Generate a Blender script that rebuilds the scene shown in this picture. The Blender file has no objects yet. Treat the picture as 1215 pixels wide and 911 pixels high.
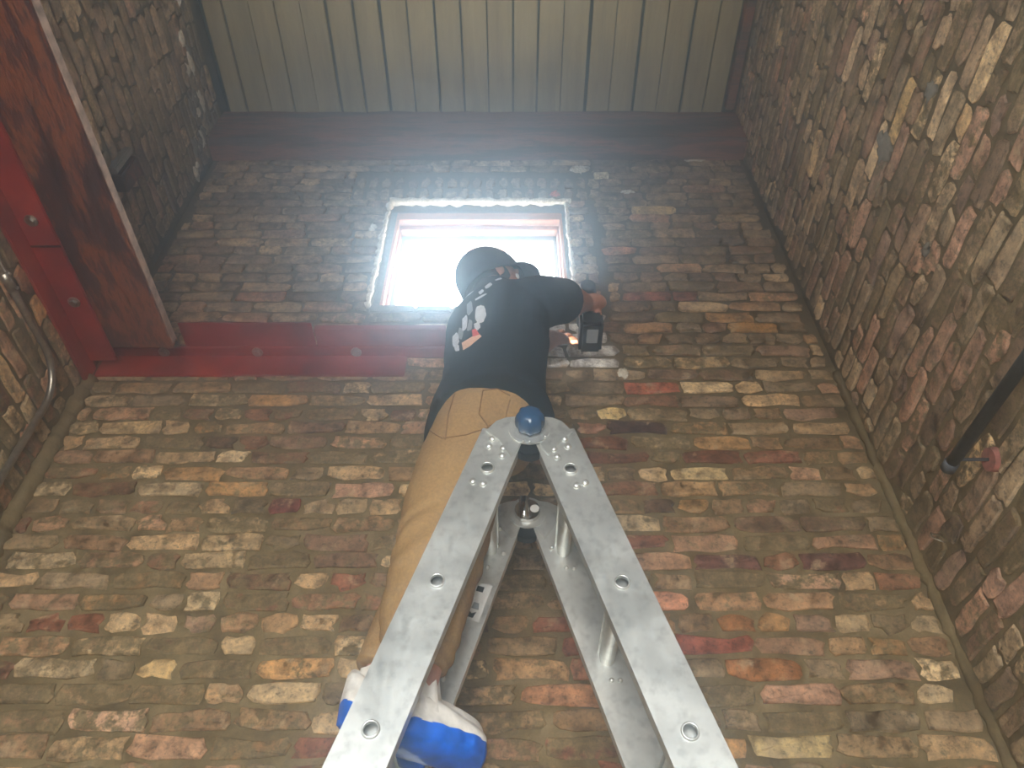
import bpy, bmesh, math, random
from mathutils import Vector, Matrix, noise
from mathutils.bvhtree import BVHTree
random.seed(7)
S = bpy.context.scene
COL = S.collection
R = math.radians
# Units: metres. The camera (a phone held at about 1.35 m) is the origin; the floor lies at z = -1.35.
FLOOR = -1.35
XL, XR, YB, YR, CEIL = -1.596, 1.235, 2.0, -1.4, 4.10

# ---------------------------------------------------------------- camera
cd = bpy.data.cameras.new('camera'); cam = bpy.data.objects.new('camera', cd); COL.objects.link(cam)
cd.sensor_fit = 'HORIZONTAL'; cd.sensor_width = 36.0; cd.lens = 36.0 * 906.0 / 1215.0
cam.rotation_euler = (R(90 + 45.68), 0, 0); cd.clip_start = 0.02
S.camera = cam
# ---------------------------------------------------------------- sky
w = bpy.data.worlds.new('overcast_sky'); S.world = w; w.use_nodes = True
w.node_tree.nodes['Background'].inputs[0].default_value = (0.80, 0.91, 1.0, 1)
w.node_tree.nodes['Background'].inputs[1].default_value = 36.0
# ---------------------------------------------------------------- exposure
vs = S.view_settings
vs.view_transform = 'Standard'; vs.look = 'None'; vs.gamma = 1.0; vs.use_curve_mapping = False
vs.exposure = -0.3
try: S.cycles.use_denoising = True
except Exception: pass
S.cycles.max_bounces = 8; S.cycles.diffuse_bounces = 5; S.cycles.volume_bounces = 1
S.cycles.sample_clamp_indirect = 6.0

def portal(name, loc, rot, sx, sy):              # sky portals: they give off nothing, they only guide the sky light
    l = bpy.data.lights.new(name, 'AREA'); l.shape = 'RECTANGLE'; l.size = sx; l.size_y = sy
    l.cycles.is_portal = True
    o = bpy.data.objects.new(name, l); o.location = loc; o.rotation_euler = rot; COL.objects.link(o); return o
portal('doorway_sky_portal', (-0.25, YR - 0.02, (FLOOR + .75) / 2), (R(90), 0, 0), 1.2, .75 - FLOOR)
portal('window_sky_portal', (-0.165, 2.24, 2.9), (R(-90), 0, 0), 0.86, 0.85)

# ================================================================ helpers
def lin(c):
    f = lambda v: (v / 255 / 12.92) if v / 255 <= 0.04045 else ((v / 255 + 0.055) / 1.055) ** 2.4
    return (f(c[0]), f(c[1]), f(c[2]), 1.0)

class NT:
    def __init__(s, name):
        s.m = bpy.data.materials.new(name); s.m.use_nodes = True
        s.t = s.m.node_tree; s.b = s.t.nodes['Principled BSDF']; s.out = s.t.nodes['Material Output']
    def n(s, typ, **kw):
        nd = s.t.nodes.new(typ)
        for k, v in kw.items():
            if k in nd.inputs: nd.inputs[k].default_value = v
            else: setattr(nd, k, v)
        return nd
    def l(s, a, b): s.t.links.new(a, b)
    def coord(s, world=True, scale=(1, 1, 1)):
        src = s.n('ShaderNodeNewGeometry').outputs['Position'] if world else s.n('ShaderNodeTexCoord').outputs['Object']
        mp = s.n('ShaderNodeMapping'); mp.inputs['Scale'].default_value = scale
        s.l(src, mp.inputs['Vector']); return mp.outputs['Vector']
    def noise(s, vec, scale, detail=4, rough=0.55):
        nd = s.n('ShaderNodeTexNoise'); nd.inputs['Scale'].default_value = scale
        nd.inputs['Detail'].default_value = detail; nd.inputs['Roughness'].default_value = rough
        s.l(vec, nd.inputs['Vector']); return nd.outputs['Fac']
    def ramp(s, fac, stops):
        nd = s.n('ShaderNodeValToRGB'); el = nd.color_ramp.elements
        while len(el) < len(stops): el.new(0.5)
        for e, (p, c) in zip(el, stops): e.position = p; e.color = c if len(c) == 4 else lin(c)
        s.l(fac, nd.inputs['Fac']); return nd.outputs['Color']
    def mix(s, fac, a, b, mode='MIX'):
        nd = s.n('ShaderNodeMixRGB', blend_type=mode)
        for i, v in ((0, fac), (1, a), (2, b)):
            if hasattr(v, 'is_output'): s.l(v, nd.inputs[i])
            else: nd.inputs[i].default_value = v
        return nd.outputs['Color']
    def math(s, op, a, b=0.0, clamp=False):
        nd = s.n('ShaderNodeMath', operation=op, use_clamp=clamp)
        for i, v in ((0, a), (1, b)):
            if hasattr(v, 'is_output'): s.l(v, nd.inputs[i])
            else: nd.inputs[i].default_value = v
        return nd.outputs[0]
    def bump(s, h, strength=0.4, dist=0.01):
        nd = s.n('ShaderNodeBump'); nd.inputs['Strength'].default_value = strength; nd.inputs['Distance'].default_value = dist
        s.l(h, nd.inputs['Height']); s.l(nd.outputs['Normal'], s.b.inputs['Normal'])
    def fin(s, col=None, rough=0.8, metal=0.0, spec=0.3):
        if col is not None:
            if hasattr(col, 'is_output'): s.l(col, s.b.inputs['Base Color'])
            else: s.b.inputs['Base Color'].default_value = col
        if hasattr(rough, 'is_output'): s.l(rough, s.b.inputs['Roughness'])
        else: s.b.inputs['Roughness'].default_value = rough
        s.b.inputs['Metallic'].default_value = metal
        s.b.inputs['Specular IOR Level'].default_value = spec
        return s.m

W1 = (1, 1, 1, 1); K0 = (0, 0, 0, 1)
def simple(name, c, rough=0.6, metal=0.0, var=0.12, scale=40.0, bump=0.15, spec=0.4, stretch=(1, 1, 1)):
    t = NT(name); v = t.coord(True, stretch); f = t.noise(v, scale, 5)
    d = tuple(max(0, x * (1 - var * 1.6)) for x in c); b = tuple(min(255, x * (1 + var)) for x in c)
    col = t.ramp(f, [(0.3, d), (0.7, b)])
    t.bump(f, bump, 0.003); return t.fin(col, rough, metal, spec)

def mortar_mat():
    t = NT('mortar'); v = t.coord()
    a = t.noise(v, 7, 6, 0.65); b = t.noise(v, 60, 6, 0.7)
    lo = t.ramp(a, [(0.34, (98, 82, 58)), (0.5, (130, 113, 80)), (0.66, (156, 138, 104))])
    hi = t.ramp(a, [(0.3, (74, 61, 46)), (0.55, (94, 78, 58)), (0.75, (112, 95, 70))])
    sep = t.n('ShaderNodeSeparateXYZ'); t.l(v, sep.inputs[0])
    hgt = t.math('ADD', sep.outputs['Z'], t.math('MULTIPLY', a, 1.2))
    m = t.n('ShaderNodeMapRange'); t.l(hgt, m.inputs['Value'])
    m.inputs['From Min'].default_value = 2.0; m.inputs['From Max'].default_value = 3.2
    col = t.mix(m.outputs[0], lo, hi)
    col = t.mix(t.ramp(b, [(0.35, (0.75, 0.75, 0.75, 1)), (0.65, W1)]), K0, col, 'MIX')
    t.bump(t.math('ADD', t.math('MULTIPLY', a, 0.6), b), 0.7, 0.008)
    return t.fin(col, 0.95, 0, 0.15)

def brick_mat(joined):
    t = NT('brick_joined' if joined else 'brick'); v = t.coord()
    if joined:
        at = t.n('ShaderNodeAttribute', attribute_name='tint'); tint, alpha = at.outputs['Color'], at.outputs['Alpha']
    else:
        oi = t.n('ShaderNodeObjectInfo'); tint, alpha = oi.outputs['Color'], oi.outputs['Alpha']
    a = t.noise(v, 19, 8, 0.68); b = t.noise(v, 85, 6, 0.72); c = t.noise(v, 34, 7, 0.7)
    sh_ = t.n('ShaderNodeVectorMath', operation='ADD'); t.l(v, sh_.inputs[0]); sh_.inputs[1].default_value = (7.3, 2.1, 5.7)
    e = t.noise(sh_.outputs[0], 13, 8, 0.7)
    col = t.mix(1.0, tint, t.ramp(a, [(0.36, (0.34, 0.29, 0.27, 1)), (0.46, (0.78, 0.75, 0.72, 1)), (0.53, (1.03, 1.01, 0.99, 1)), (0.64, (1.42, 1.4, 1.34, 1))]), 'MULTIPLY')
    col = t.mix(1.0, col, t.ramp(b, [(0.34, (0.36, 0.33, 0.31, 1)), (0.45, W1), (0.7, (1.28, 1.27, 1.22, 1))]), 'MULTIPLY')
    col = t.mix(t.ramp(e, [(0.56, K0), (0.66, (0.75, 0.75, 0.75, 1))]), col, lin((198, 176, 142)))
    smear = t.math('MULTIPLY', t.math('SUBTRACT', t.math('ADD', c, t.math('MULTIPLY', alpha, 0.36)), 0.66), 9.0, True)
    mort = t.ramp(t.math('ADD', t.math('MULTIPLY', a, .5), t.math('MULTIPLY', b, .5)), [(0.38, (88, 74, 52)), (0.5, (122, 105, 76)), (0.62, (158, 139, 104))])
    col = t.mix(smear, col, mort)
    t.bump(t.math('ADD', a, t.math('MULTIPLY', b, 0.7)), 0.8, 0.006)
    return t.fin(col, 0.92, 0, 0.15)

def alu_mat():
    t = NT('aluminium'); v = t.coord(True, (1, 1, 0.12)); v2 = t.coord()
    f = t.noise(v, 120, 4); g = t.noise(v2, 11, 5, 0.6); s = t.noise(v2, 55, 5)
    col = t.mix(g, lin((196, 198, 194)), lin((240, 242, 238)))
    col = t.mix(t.ramp(s, [(0.3, (0.78, 0.78, 0.78, 1)), (0.5, W1)]), K0, col)
    rg = t.math('ADD', t.math('MULTIPLY', g, 0.35), t.math('MULTIPLY', f, 0.18))
    t.bump(f, 0.12, 0.001)
    return t.fin(col, t.math('ADD', rg, 0.16), 0.8, 0.5)

def wood_mat(name, stops, sx=(1, 1, 1), rough=0.7, wear=0.5, big=3.0):
    t = NT(name); v = t.coord(True, sx)
    a = t.noise(v, big, 6, 0.6); b = t.noise(v, big * 9, 5, 0.65)
    col = t.ramp(t.math('ADD', t.math('MULTIPLY', a, 0.7), t.math('MULTIPLY', b, 0.3)), stops)
    t.bump(t.math('ADD', a, b), wear, 0.006)
    return t.fin(col, rough, 0, 0.3)

def paint_mat():
    t = NT('red_paint'); v = t.coord(); a = t.noise(v, 6, 5); b = t.noise(v, 70, 5)
    col = t.ramp(a, [(0.3, (96, 18, 14)), (0.55, (132, 28, 18)), (0.75, (158, 52, 28))])
    t.bump(b, 0.25, 0.003); return t.fin(col, 0.45, 0, 0.5)

M = dict(
 mortar=mortar_mat(), brick=brick_mat(False), brickj=brick_mat(True), alu=alu_mat(), red=paint_mat(),
 board=wood_mat('ceiling_board', [(0.3, (128, 116, 88)), (0.5, (158, 146, 112)), (0.7, (178, 168, 132))], (6, 0.5, 6), 0.85, 0.25),
 beam=wood_mat('sooty_beam', [(0.32, (52, 38, 34)), (0.46, (84, 56, 48)), (0.54, (138, 84, 64)), (0.62, (96, 62, 52)), (0.72, (58, 42, 38))], (0.6, 5, 5), 0.8, 0.6, 2.2),
 timber=wood_mat('dark_timber', [(0.36, (36, 18, 12)), (0.47, (66, 30, 20)), (0.53, (128, 66, 30)), (0.57, (76, 34, 22)), (0.66, (44, 20, 14))], (5, 1.1, 5), 0.6, 0.8, 1.7),
 sawn=simple('sawn_face', (168, 146, 132), 0.9, 0, 0.2, 25, 0.3),
 winwood=wood_mat('window_wood', [(0.3, (178, 112, 78)), (0.6, (214, 150, 110)), (0.8, (226, 170, 130))], (1, 6, 6), 0.5, 0.15, 4),
 winpaint=simple('window_sash', (150, 150, 146), 0.5, 0, 0.05, 20, 0.05),
 plaster=simple('white_mortar', (225, 220, 205), 0.95, 0, 0.1, 60, 0.8),
 greymortar=simple('grey_mortar', (120, 116, 108), 0.95, 0, 0.12, 40, 0.7),
 steel=simple('galvanised_steel', (170, 165, 155), 0.35, 0.9, 0.08, 60, 0.1, 0.5),
 chrome=simple('chrome', (215, 215, 212), 0.15, 1.0, 0.04, 20, 0.02),
 black=simple('black_plastic', (24, 24, 26), 0.45, 0, 0.1, 60, 0.1),
 iron=simple('dark_iron', (84, 88, 96), 0.55, 0.3, 0.1, 50, 0.2),
 rust=simple('rust_red_plate', (158, 100, 90), 0.85, 0, 0.15, 60, 0.5),
 bluep=simple('blue_plastic', (36, 66, 96), 0.22, 0, 0.06, 20, 0.05, 0.6),
 shirt=simple('black_cotton', (20, 22, 26), 0.9, 0, 0.12, 300, 0.3, 0.2),
 cap=simple('black_cap', (18, 19, 23), 0.85, 0, 0.1, 260, 0.3, 0.2),
 pants=simple('tan_canvas', (152, 120, 78), 0.9, 0, 0.07, 160, 0.2, 0.2),
 seam=simple('tan_stitching', (120, 86, 50), 0.9, 0, 0.05, 100, 0.1),
 skin=simple('skin', (172, 118, 92), 0.5, 0, 0.06, 45, 0.1, 0.4),
 hair=simple('dark_hair', (28, 22, 20), 0.6, 0, 0.1, 120, 0.4),
 eye=simple('eye_white', (225, 222, 215), 0.2, 0, 0.02, 20, 0.0),
 iris=simple('iris', (50, 34, 24), 0.2, 0, 0.02, 20, 0.0),
 coverw=simple('white_nonwoven', (226, 222, 214), 0.8, 0, 0.05, 60, 0.3),
 coverb=simple('blue_shoe_film', (16, 96, 200), 0.3, 0, 0.12, 30, 0.25, 0.6),
 printw=simple('white_print', (215, 218, 222), 0.8, 0, 0.04, 60, 0.05),
 printr=simple('red_print', (206, 70, 66), 0.8, 0, 0.04, 60, 0.05),
 printp=simple('peach_print', (232, 186, 156), 0.8, 0, 0.04, 60, 0.05),
 label=simple('white_label', (228, 228, 224), 0.5, 0, 0.02, 60, 0.02),
 labelk=simple('label_black', (22, 22, 24), 0.5, 0, 0.02, 60, 0.02),
 labelg=simple('label_grey', (140, 146, 150), 0.5, 0, 0.02, 60, 0.02),
 concrete=simple('concrete', (128, 122, 112), 0.9, 0, 0.12, 8, 0.3),
 void=simple('dark_void', (20, 17, 15), 1.0, 0, 0.1, 20, 0.1, 0.05),
 buff=simple('buff_brick', (186, 160, 118), 0.92, 0, 0.12, 60, 0.6),
)
g = NT('window_glass'); tr = g.n('ShaderNodeBsdfTransparent'); gl = g.n('ShaderNodeBsdfGlossy'); gl.inputs['Roughness'].default_value = 0.02
mx = g.n('ShaderNodeMixShader'); mx.inputs[0].default_value = 0.06
g.l(tr.outputs[0], mx.inputs[1]); g.l(gl.outputs[0], mx.inputs[2]); g.l(mx.outputs[0], g.out.inputs['Surface']); M['glass'] = g.m
hz = NT('glare_scatter'); hz.t.nodes.remove(hz.b)
vsn = hz.n('ShaderNodeVolumeScatter'); vsn.inputs['Color'].default_value = (0.58, 0.80, 1.0, 1)  # bluish scatter, added so the window gets a glow around it
vsn.inputs['Density'].default_value = 0.19; vsn.inputs['Anisotropy'].default_value = 0.89
hz.l(vsn.outputs[0], hz.out.inputs['Volume']); M['haze'] = hz.m

def link(name, me, mat=None, parent=None, smooth=False):
    o = bpy.data.objects.new(name, me); COL.objects.link(o)
    if mat:
        for m in (mat if isinstance(mat, (list, tuple)) else [mat]): me.materials.append(m)
    if parent: o.parent = parent
    if smooth: me.polygons.foreach_set('use_smooth', [True] * len(me.polygons))
    return o
def obj(name, bm, mat=None, parent=None, smooth=False):
    me = bpy.data.meshes.new(name); bmesh.ops.recalc_face_normals(bm, faces=bm.faces[:]); bm.to_mesh(me); bm.free()
    return link(name, me, mat, parent, smooth)
def thing(name, label, cat, loc=(0, 0, 0), group=None):
    o = bpy.data.objects.new(name, None); COL.objects.link(o); o.location = loc; o.empty_display_size = 0.1
    return tag(o, label, cat, group)
def tag(o, label, cat, group=None):
    o['label'] = label; o['category'] = cat
    if group: o['group'] = group
    return o
def under(o, root):                        # parts are modelled in room coordinates, then hung on their thing
    o.parent = root; o.matrix_parent_inverse = Matrix.Translation(-root.location); return o
def part(name, bm, mat, root, smooth=False, label=None):
    o = obj(name, bm, mat, None, smooth)
    if root.type == 'EMPTY' : under(o, root)
    else: o.parent = root
    if label: o['label'] = label
    return o
def struct(name, bm, mat, smooth=False):
    o = obj(name, bm, mat, None, smooth); o['kind'] = 'structure'; return o
def box(bm, lo, hi, bev=0.0, mat=None):
    c = [(a + b) / 2 for a, b in zip(lo, hi)]; d = [b - a for a, b in zip(lo, hi)]
    r = bmesh.ops.create_cube(bm, size=1.0, matrix=Matrix.Translation(c) @ Matrix.Diagonal((*d, 1)))
    vs_ = r['verts']
    if mat is not None: bmesh.ops.transform(bm, matrix=mat, verts=vs_)
    if bev > 0:
        es = list({e for v in vs_ for e in v.link_edges})
        bmesh.ops.bevel(bm, geom=es, offset=bev, segments=2, affect='EDGES')
def boxes(*bs, bev=0.0):
    bm = bmesh.new()
    for lo, hi in bs: box(bm, lo, hi, bev)
    return bm
def ring_loft(bm, rings, cap0=True, cap1=True):
    vr = [[bm.verts.new(p) for p in r] for r in rings]
    n = len(vr[0])
    for a, b in zip(vr, vr[1:]):
        for i in range(n): bm.faces.new((a[i], a[(i + 1) % n], b[(i + 1) % n], b[i]))
    if cap0: bm.faces.new(list(reversed(vr[0])))
    if cap1: bm.faces.new(vr[-1])
    return vr
def tube(bm, pts, rad, n=12, hint=(0, 0, 1), rings_only=False, cap0=True, cap1=True):
    # rad: number, or list of r or (rx, ry); rx lies along the side vector (tangent x hint)
    pts = [Vector(p) for p in pts]; rings = []
    for i, p in enumerate(pts):
        t = (pts[min(i + 1, len(pts) - 1)] - pts[max(i - 1, 0)]).normalized()
        h = Vector(hint)
        if abs(h.dot(t)) > 0.97: h = Vector((1, 0.3, 0)) if abs(t.x) < 0.8 else Vector((0, 1, 0.2))
        s = t.cross(h).normalized(); u = s.cross(t).normalized()
        r = rad[i] if isinstance(rad, (list, tuple)) else rad
        rx, ry = r if isinstance(r, (list, tuple)) else (r, r)
        rings.append([p + s * (rx * math.cos(2 * math.pi * k / n)) + u * (ry * math.sin(2 * math.pi * k / n)) for k in range(n)])
    if rings_only: return rings
    ring_loft(bm, rings, cap0, cap1)
def cyl(bm, a, b, r, n=20, r2=None): tube(bm, [a, b], [r, r if r2 is None else r2], n)
def ell(bm, c, r, mat=None, seg=20, rin=12):
    m = Matrix.Translation(c) @ (mat.to_4x4() if mat else Matrix()) @ Matrix.Diagonal((*r, 1))
    bmesh.ops.create_uvsphere(bm, u_segments=seg, v_segments=rin, radius=1.0, matrix=m)
def prism(bm, poly, y0, y1, bev=0.0):              # polygon in x,z extruded along y
    a = [bm.verts.new((x, y0, z)) for x, z in poly]; b = [bm.verts.new((x, y1, z)) for x, z in poly]
    n = len(poly); bm.faces.new(a); bm.faces.new(list(reversed(b)))
    for i in range(n): bm.faces.new((a[i], b[i], b[(i + 1) % n], a[(i + 1) % n]))
    if bev > 0:
        bmesh.ops.recalc_face_normals(bm, faces=bm.faces[:])
        bmesh.ops.bevel(bm, geom=[e for e in bm.edges if e.calc_face_angle(0) > 0.4], offset=bev, segments=2, affect='EDGES')
def smooth_path(pts, k=6):                           # Catmull-Rom
    P = [Vector(p) for p in pts]; out = []
    for i in range(len(P) - 1):
        a, b, c, d = P[max(i - 1, 0)], P[i], P[i + 1], P[min(i + 2, len(P) - 1)]
        for j in range(k):
            t = j / k
            out.append(0.5 * ((2 * b) + (c - a) * t + (2 * a - 5 * b + 4 * c - d) * t * t + (3 * b - a - 3 * c + d) * t ** 3))
    return out + [P[-1]]
def smooth_vals(v, k=6):
    return [tuple(x) for x in smooth_path([(a if isinstance(a, tuple) else (a, a)) + (0,) for a in v], k)]
def limb(bm, pts, rad, n=16, hint=(0, 0, 1), k=5):
    P = smooth_path(pts, k); Rr = [(a, b) for a, b, _ in smooth_vals(rad, k)]
    tube(bm, P, Rr, n, hint)
def evaluated(o):
    dg = bpy.context.evaluated_depsgraph_get(); me = bpy.data.meshes.new_from_object(o.evaluated_get(dg))
    o.modifiers.clear(); old = o.data; mats = list(old.materials); o.data = me
    if not me.materials:
        for m in mats: me.materials.append(m)
    return o
def fuse(name, bm, mat, root, voxel=0.006, it=6, fac=0.5, wr=None, tri=None):
    o = part(name, bm, mat, root, True)
    m = o.modifiers.new('r', 'REMESH'); m.mode = 'VOXEL'; m.voxel_size = voxel; m.use_smooth_shade = True
    s_ = o.modifiers.new('s', 'SMOOTH'); s_.iterations = it; s_.factor = fac
    evaluated(o)
    if wr:
        me = o.data
        nr = [v.normal.copy() for v in me.vertices]
        for v, n_ in zip(me.vertices, nr): v.co += n_ * wr(v.co)
    if tri and len(o.data.polygons) * 2 > tri:
        d = o.modifiers.new('d', 'DECIMATE'); d.ratio = tri / (len(o.data.polygons) * 2.0); evaluated(o)
    o.data.polygons.foreach_set('use_smooth', [True] * len(o.data.polygons)); o.data.update()
    return o

# ================================================================ room shell
def lines(a, b, step, extra=()):
    n = max(1, round((b - a) / step)); v = [a + (b - a) * i / n for i in range(n + 1)]
    for e in extra:
        j = min(range(len(v)), key=lambda i: abs(v[i] - e)); v[j] = e
    return v
def wall_grid(o, U, V, N, ur, vr, hole=None, step=0.035, amp=0.005, thick=0.28):
    us = lines(*ur, step, hole[:2] if hole else ()); vs_ = lines(*vr, step, hole[2:] if hole else ())
    bm = bmesh.new(); G = {}
    ins = lambda u, v: hole and hole[0] - 1e-6 < u < hole[1] + 1e-6 and hole[2] - 1e-6 < v < hole[3] + 1e-6
    for i, u in enumerate(us):
        for j, v in enumerate(vs_):
            p = o + U * u + V * v
            d = amp * .85 * (noise.noise(p * 9) + 0.6 * noise.noise(p * 31))
            G[i, j] = bm.verts.new(p + N * d)
    for i in range(len(us) - 1):
        for j in range(len(vs_) - 1):
            if ins((us[i] + us[i + 1]) / 2, (vs_[j] + vs_[j + 1]) / 2): continue
            bm.faces.new((G[i, j], G[i + 1, j], G[i + 1, j + 1], G[i, j + 1]))
    for v in [v for v in bm.verts if not v.link_faces]: bm.verts.remove(v)
    be = [e for e in bm.edges if e.is_boundary]
    r = bmesh.ops.extrude_edge_only(bm, edges=be)
    bmesh.ops.translate(bm, vec=-N * thick, verts=[e for e in r['geom'] if isinstance(e, bmesh.types.BMVert)])
    return bm
X, Y, Z = Vector((1, 0, 0)), Vector((0, 1, 0)), Vector((0, 0, 1))
HOLE = (-0.597, 0.262, 2.50, 3.313)
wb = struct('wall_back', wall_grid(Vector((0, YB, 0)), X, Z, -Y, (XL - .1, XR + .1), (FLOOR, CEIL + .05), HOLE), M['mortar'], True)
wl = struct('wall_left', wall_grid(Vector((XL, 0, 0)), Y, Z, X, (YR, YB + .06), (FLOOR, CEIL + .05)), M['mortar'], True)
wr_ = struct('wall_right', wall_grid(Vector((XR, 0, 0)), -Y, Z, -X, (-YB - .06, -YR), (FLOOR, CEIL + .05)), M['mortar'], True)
struct('floor', boxes(((XL - .3, YR - .3, FLOOR - .1), (XR + .3, YB + .3, FLOOR))), M['concrete'])
struct('wall_rear', boxes(((XL - .28, YR - .2, FLOOR), (-.85, YR, CEIL + .05)), ((.35, YR - .2, FLOOR), (XR + .28, YR, CEIL + .05)),
       ((-.85, YR - .2, .75), (.35, YR, CEIL + .05))), M['mortar'])
ceil = struct('ceiling', boxes(((XL - .3, YR - .2, CEIL + .04), (XR + .3, YB + .3, CEIL + .14))), M['void'])  # near-black backing: the shade in the board gaps is put into its colour
seams = [-1.575, -1.469, -1.335, -1.205, -1.075, -0.945, -0.808, -0.673, -0.534, -0.396, -0.262, -0.128, 0.006, 0.136, 0.266, 0.404, 0.534, 0.668, 0.798, 0.932, 1.058, 1.175]
gaps = [.01, .007, .003, .005, .002, .009, .008, .009, .005, .007, .006, .004, .006, .006, .003, .01, .003, .009, .003, .007, .005, .01]
for i in range(len(seams) - 1):
    a, b = seams[i] + gaps[i] * 1.0, seams[i + 1] - gaps[i + 1] * 1.0
    dz = random.uniform(-.003, .003)
    part('ceiling_board', boxes(((a, YR, CEIL + dz), (b, YB - .02, CEIL + .03 + dz)), bev=0.0025), M['board'], ceil)

# ================================================================ bricks
PAL = [((172, 146, 112), 5), ((156, 128, 96), 6), ((186, 162, 126), 4), ((148, 118, 90), 5), ((134, 98, 76), 3), ((164, 130, 104), 5),
       ((116, 92, 76), 2), ((168, 132, 90), 2), ((138, 120, 96), 4), ((194, 174, 140), 2.5), ((124, 82, 66), 1.5), ((180, 148, 124), 2)]
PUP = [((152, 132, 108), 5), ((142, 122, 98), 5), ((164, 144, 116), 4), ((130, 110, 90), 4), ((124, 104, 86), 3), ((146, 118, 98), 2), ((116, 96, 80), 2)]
PRT = [((172, 152, 126), 5), ((156, 136, 112), 5), ((186, 166, 136), 4), ((144, 122, 102), 4), ((164, 132, 112), 4), ((134, 112, 98), 2), ((176, 144, 124), 3), ((198, 176, 140), 2)]
def pick(pal): return random.choices([c for c, _ in pal], [w_ for _, w_ in pal])[0]
def make_brick_mesh(L, Hh, seed):
    rnd = random.Random(seed); bm = bmesh.new(); n = 12
    base = [(-.5, -.5), (-.2, -.5), (.15, -.5), (.5, -.5), (.5, -.15), (.5, .2), (.5, .5), (.2, .5), (-.15, .5), (-.5, .5), (-.5, .15), (-.5, -.2)]
    A, B = [], []
    for k, (x, y) in enumerate(base):
        corner = k in (0, 3, 6, 9)
        cut = rnd.uniform(.05, .42) if rnd.random() < .6 else 0.05
        px = x * L - math.copysign(Hh * cut * (.9 if corner else .0), x) + rnd.gauss(0, .0042)
        py = y * Hh - math.copysign(Hh * cut * (.35 if corner else .12), y) + rnd.gauss(0, .0032)
        A.append((px, py)); B.append((px * (1 - .012 / L), py * (1 - .009 / Hh)))
    tx, ty = rnd.uniform(-.008, .008), rnd.uniform(-.05, .05)
    zf = lambda p: .0105 + p[0] * tx + p[1] * ty + rnd.gauss(0, .0008)
    r0 = [bm.verts.new((x, y, -.012)) for x, y in A]
    r1 = [bm.verts.new((x, y, zf((x, y)) - .0035)) for x, y in A]
    r2 = [bm.verts.new((x, y, zf((x, y)))) for x, y in B]
    for a, b in ((r0, r1), (r1, r2)):
        for i in range(n): bm.faces.new((a[i], a[(i + 1) % n], b[(i + 1) % n], b[i]))
    c = bm.verts.new((rnd.uniform(-.2, .2) * L, rnd.uniform(-.1, .1) * Hh, .0115))
    for i in range(n): bm.faces.new((r2[i], r2[(i + 1) % n], c))
    me = bpy.data.meshes.new('brick'); bm.to_mesh(me); bm.free()
    me.materials.append(M['brick'])
    me.polygons.foreach_set('use_smooth', [False] * len(me.polygons)); return me
POOL = {'s': [make_brick_mesh(.2, .055, i) for i in range(26)], 'h': [make_brick_mesh(.098, .055, 100 + i) for i in range(18)],
        'r': [make_brick_mesh(.052, .1, 200 + i) for i in range(10)]}
NOM = {'s': (.2, .055), 'h': (.098, .055), 'r': (.052, .1)}
SP, CP = math.sin(R(45.68)), math.cos(R(45.68))
def pix(p):
    d = p.y * CP + p.z * SP
    if d < .05: return None
    return 607.5 + 906 * p.x / d, 455.5 - 906 * (-p.y * SP + p.z * CP) / d, d
def lay(wall, o, U, V, N, ur, vr, accents=(), holes=(), phase=.735, proud=lambda p: 0.0, smear=lambda p: .5, headers=5, pal=None):
    rot = Matrix((U, V, N)).transposed().to_4x4(); specs = []
    k0 = math.floor((vr[0] - phase) / .068); k1 = math.ceil((vr[1] - phase) / .068)
    for k in range(k0, k1):
        v = phase + k * .068; u = ur[0] - random.uniform(0, .18); hd = (k % 6 == headers)
        if v < vr[0] or v > vr[1] - .03: continue
        while u < ur[1] - .03:
            kind = 'h' if (hd and random.random() < .85) or random.random() < .22 else 's'
            ln = NOM[kind][0] * random.uniform(.92, 1.05); a, b = u, u + ln; u = b + random.uniform(.009, .017)
            a, b = max(a, ur[0] + .004), min(b, ur[1] - .004)
            for (h0, h1, g0, g1) in holes:
                if g0 - .03 < v < g1 + .03:
                    if a < h0 < b:
                        if b > h1 + .04: specs.append(['h', (h1 + .006 + b) / 2, v, b - h1 - .006, .055])
                        b = h0 - .006
                    elif a < h1 < b: a = h1 + .006
                    elif a >= h0 and b <= h1: b = a
            if b - a < .03: continue
            if b - a < .12: kind = 'h'
            specs.append([kind, (a + b) / 2, v + random.uniform(-.003, .003), b - a, .055 * random.uniform(.93, 1.06)])
    return finish(wall, o, U, V, N, rot, specs, accents, proud, smear, pal)
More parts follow.
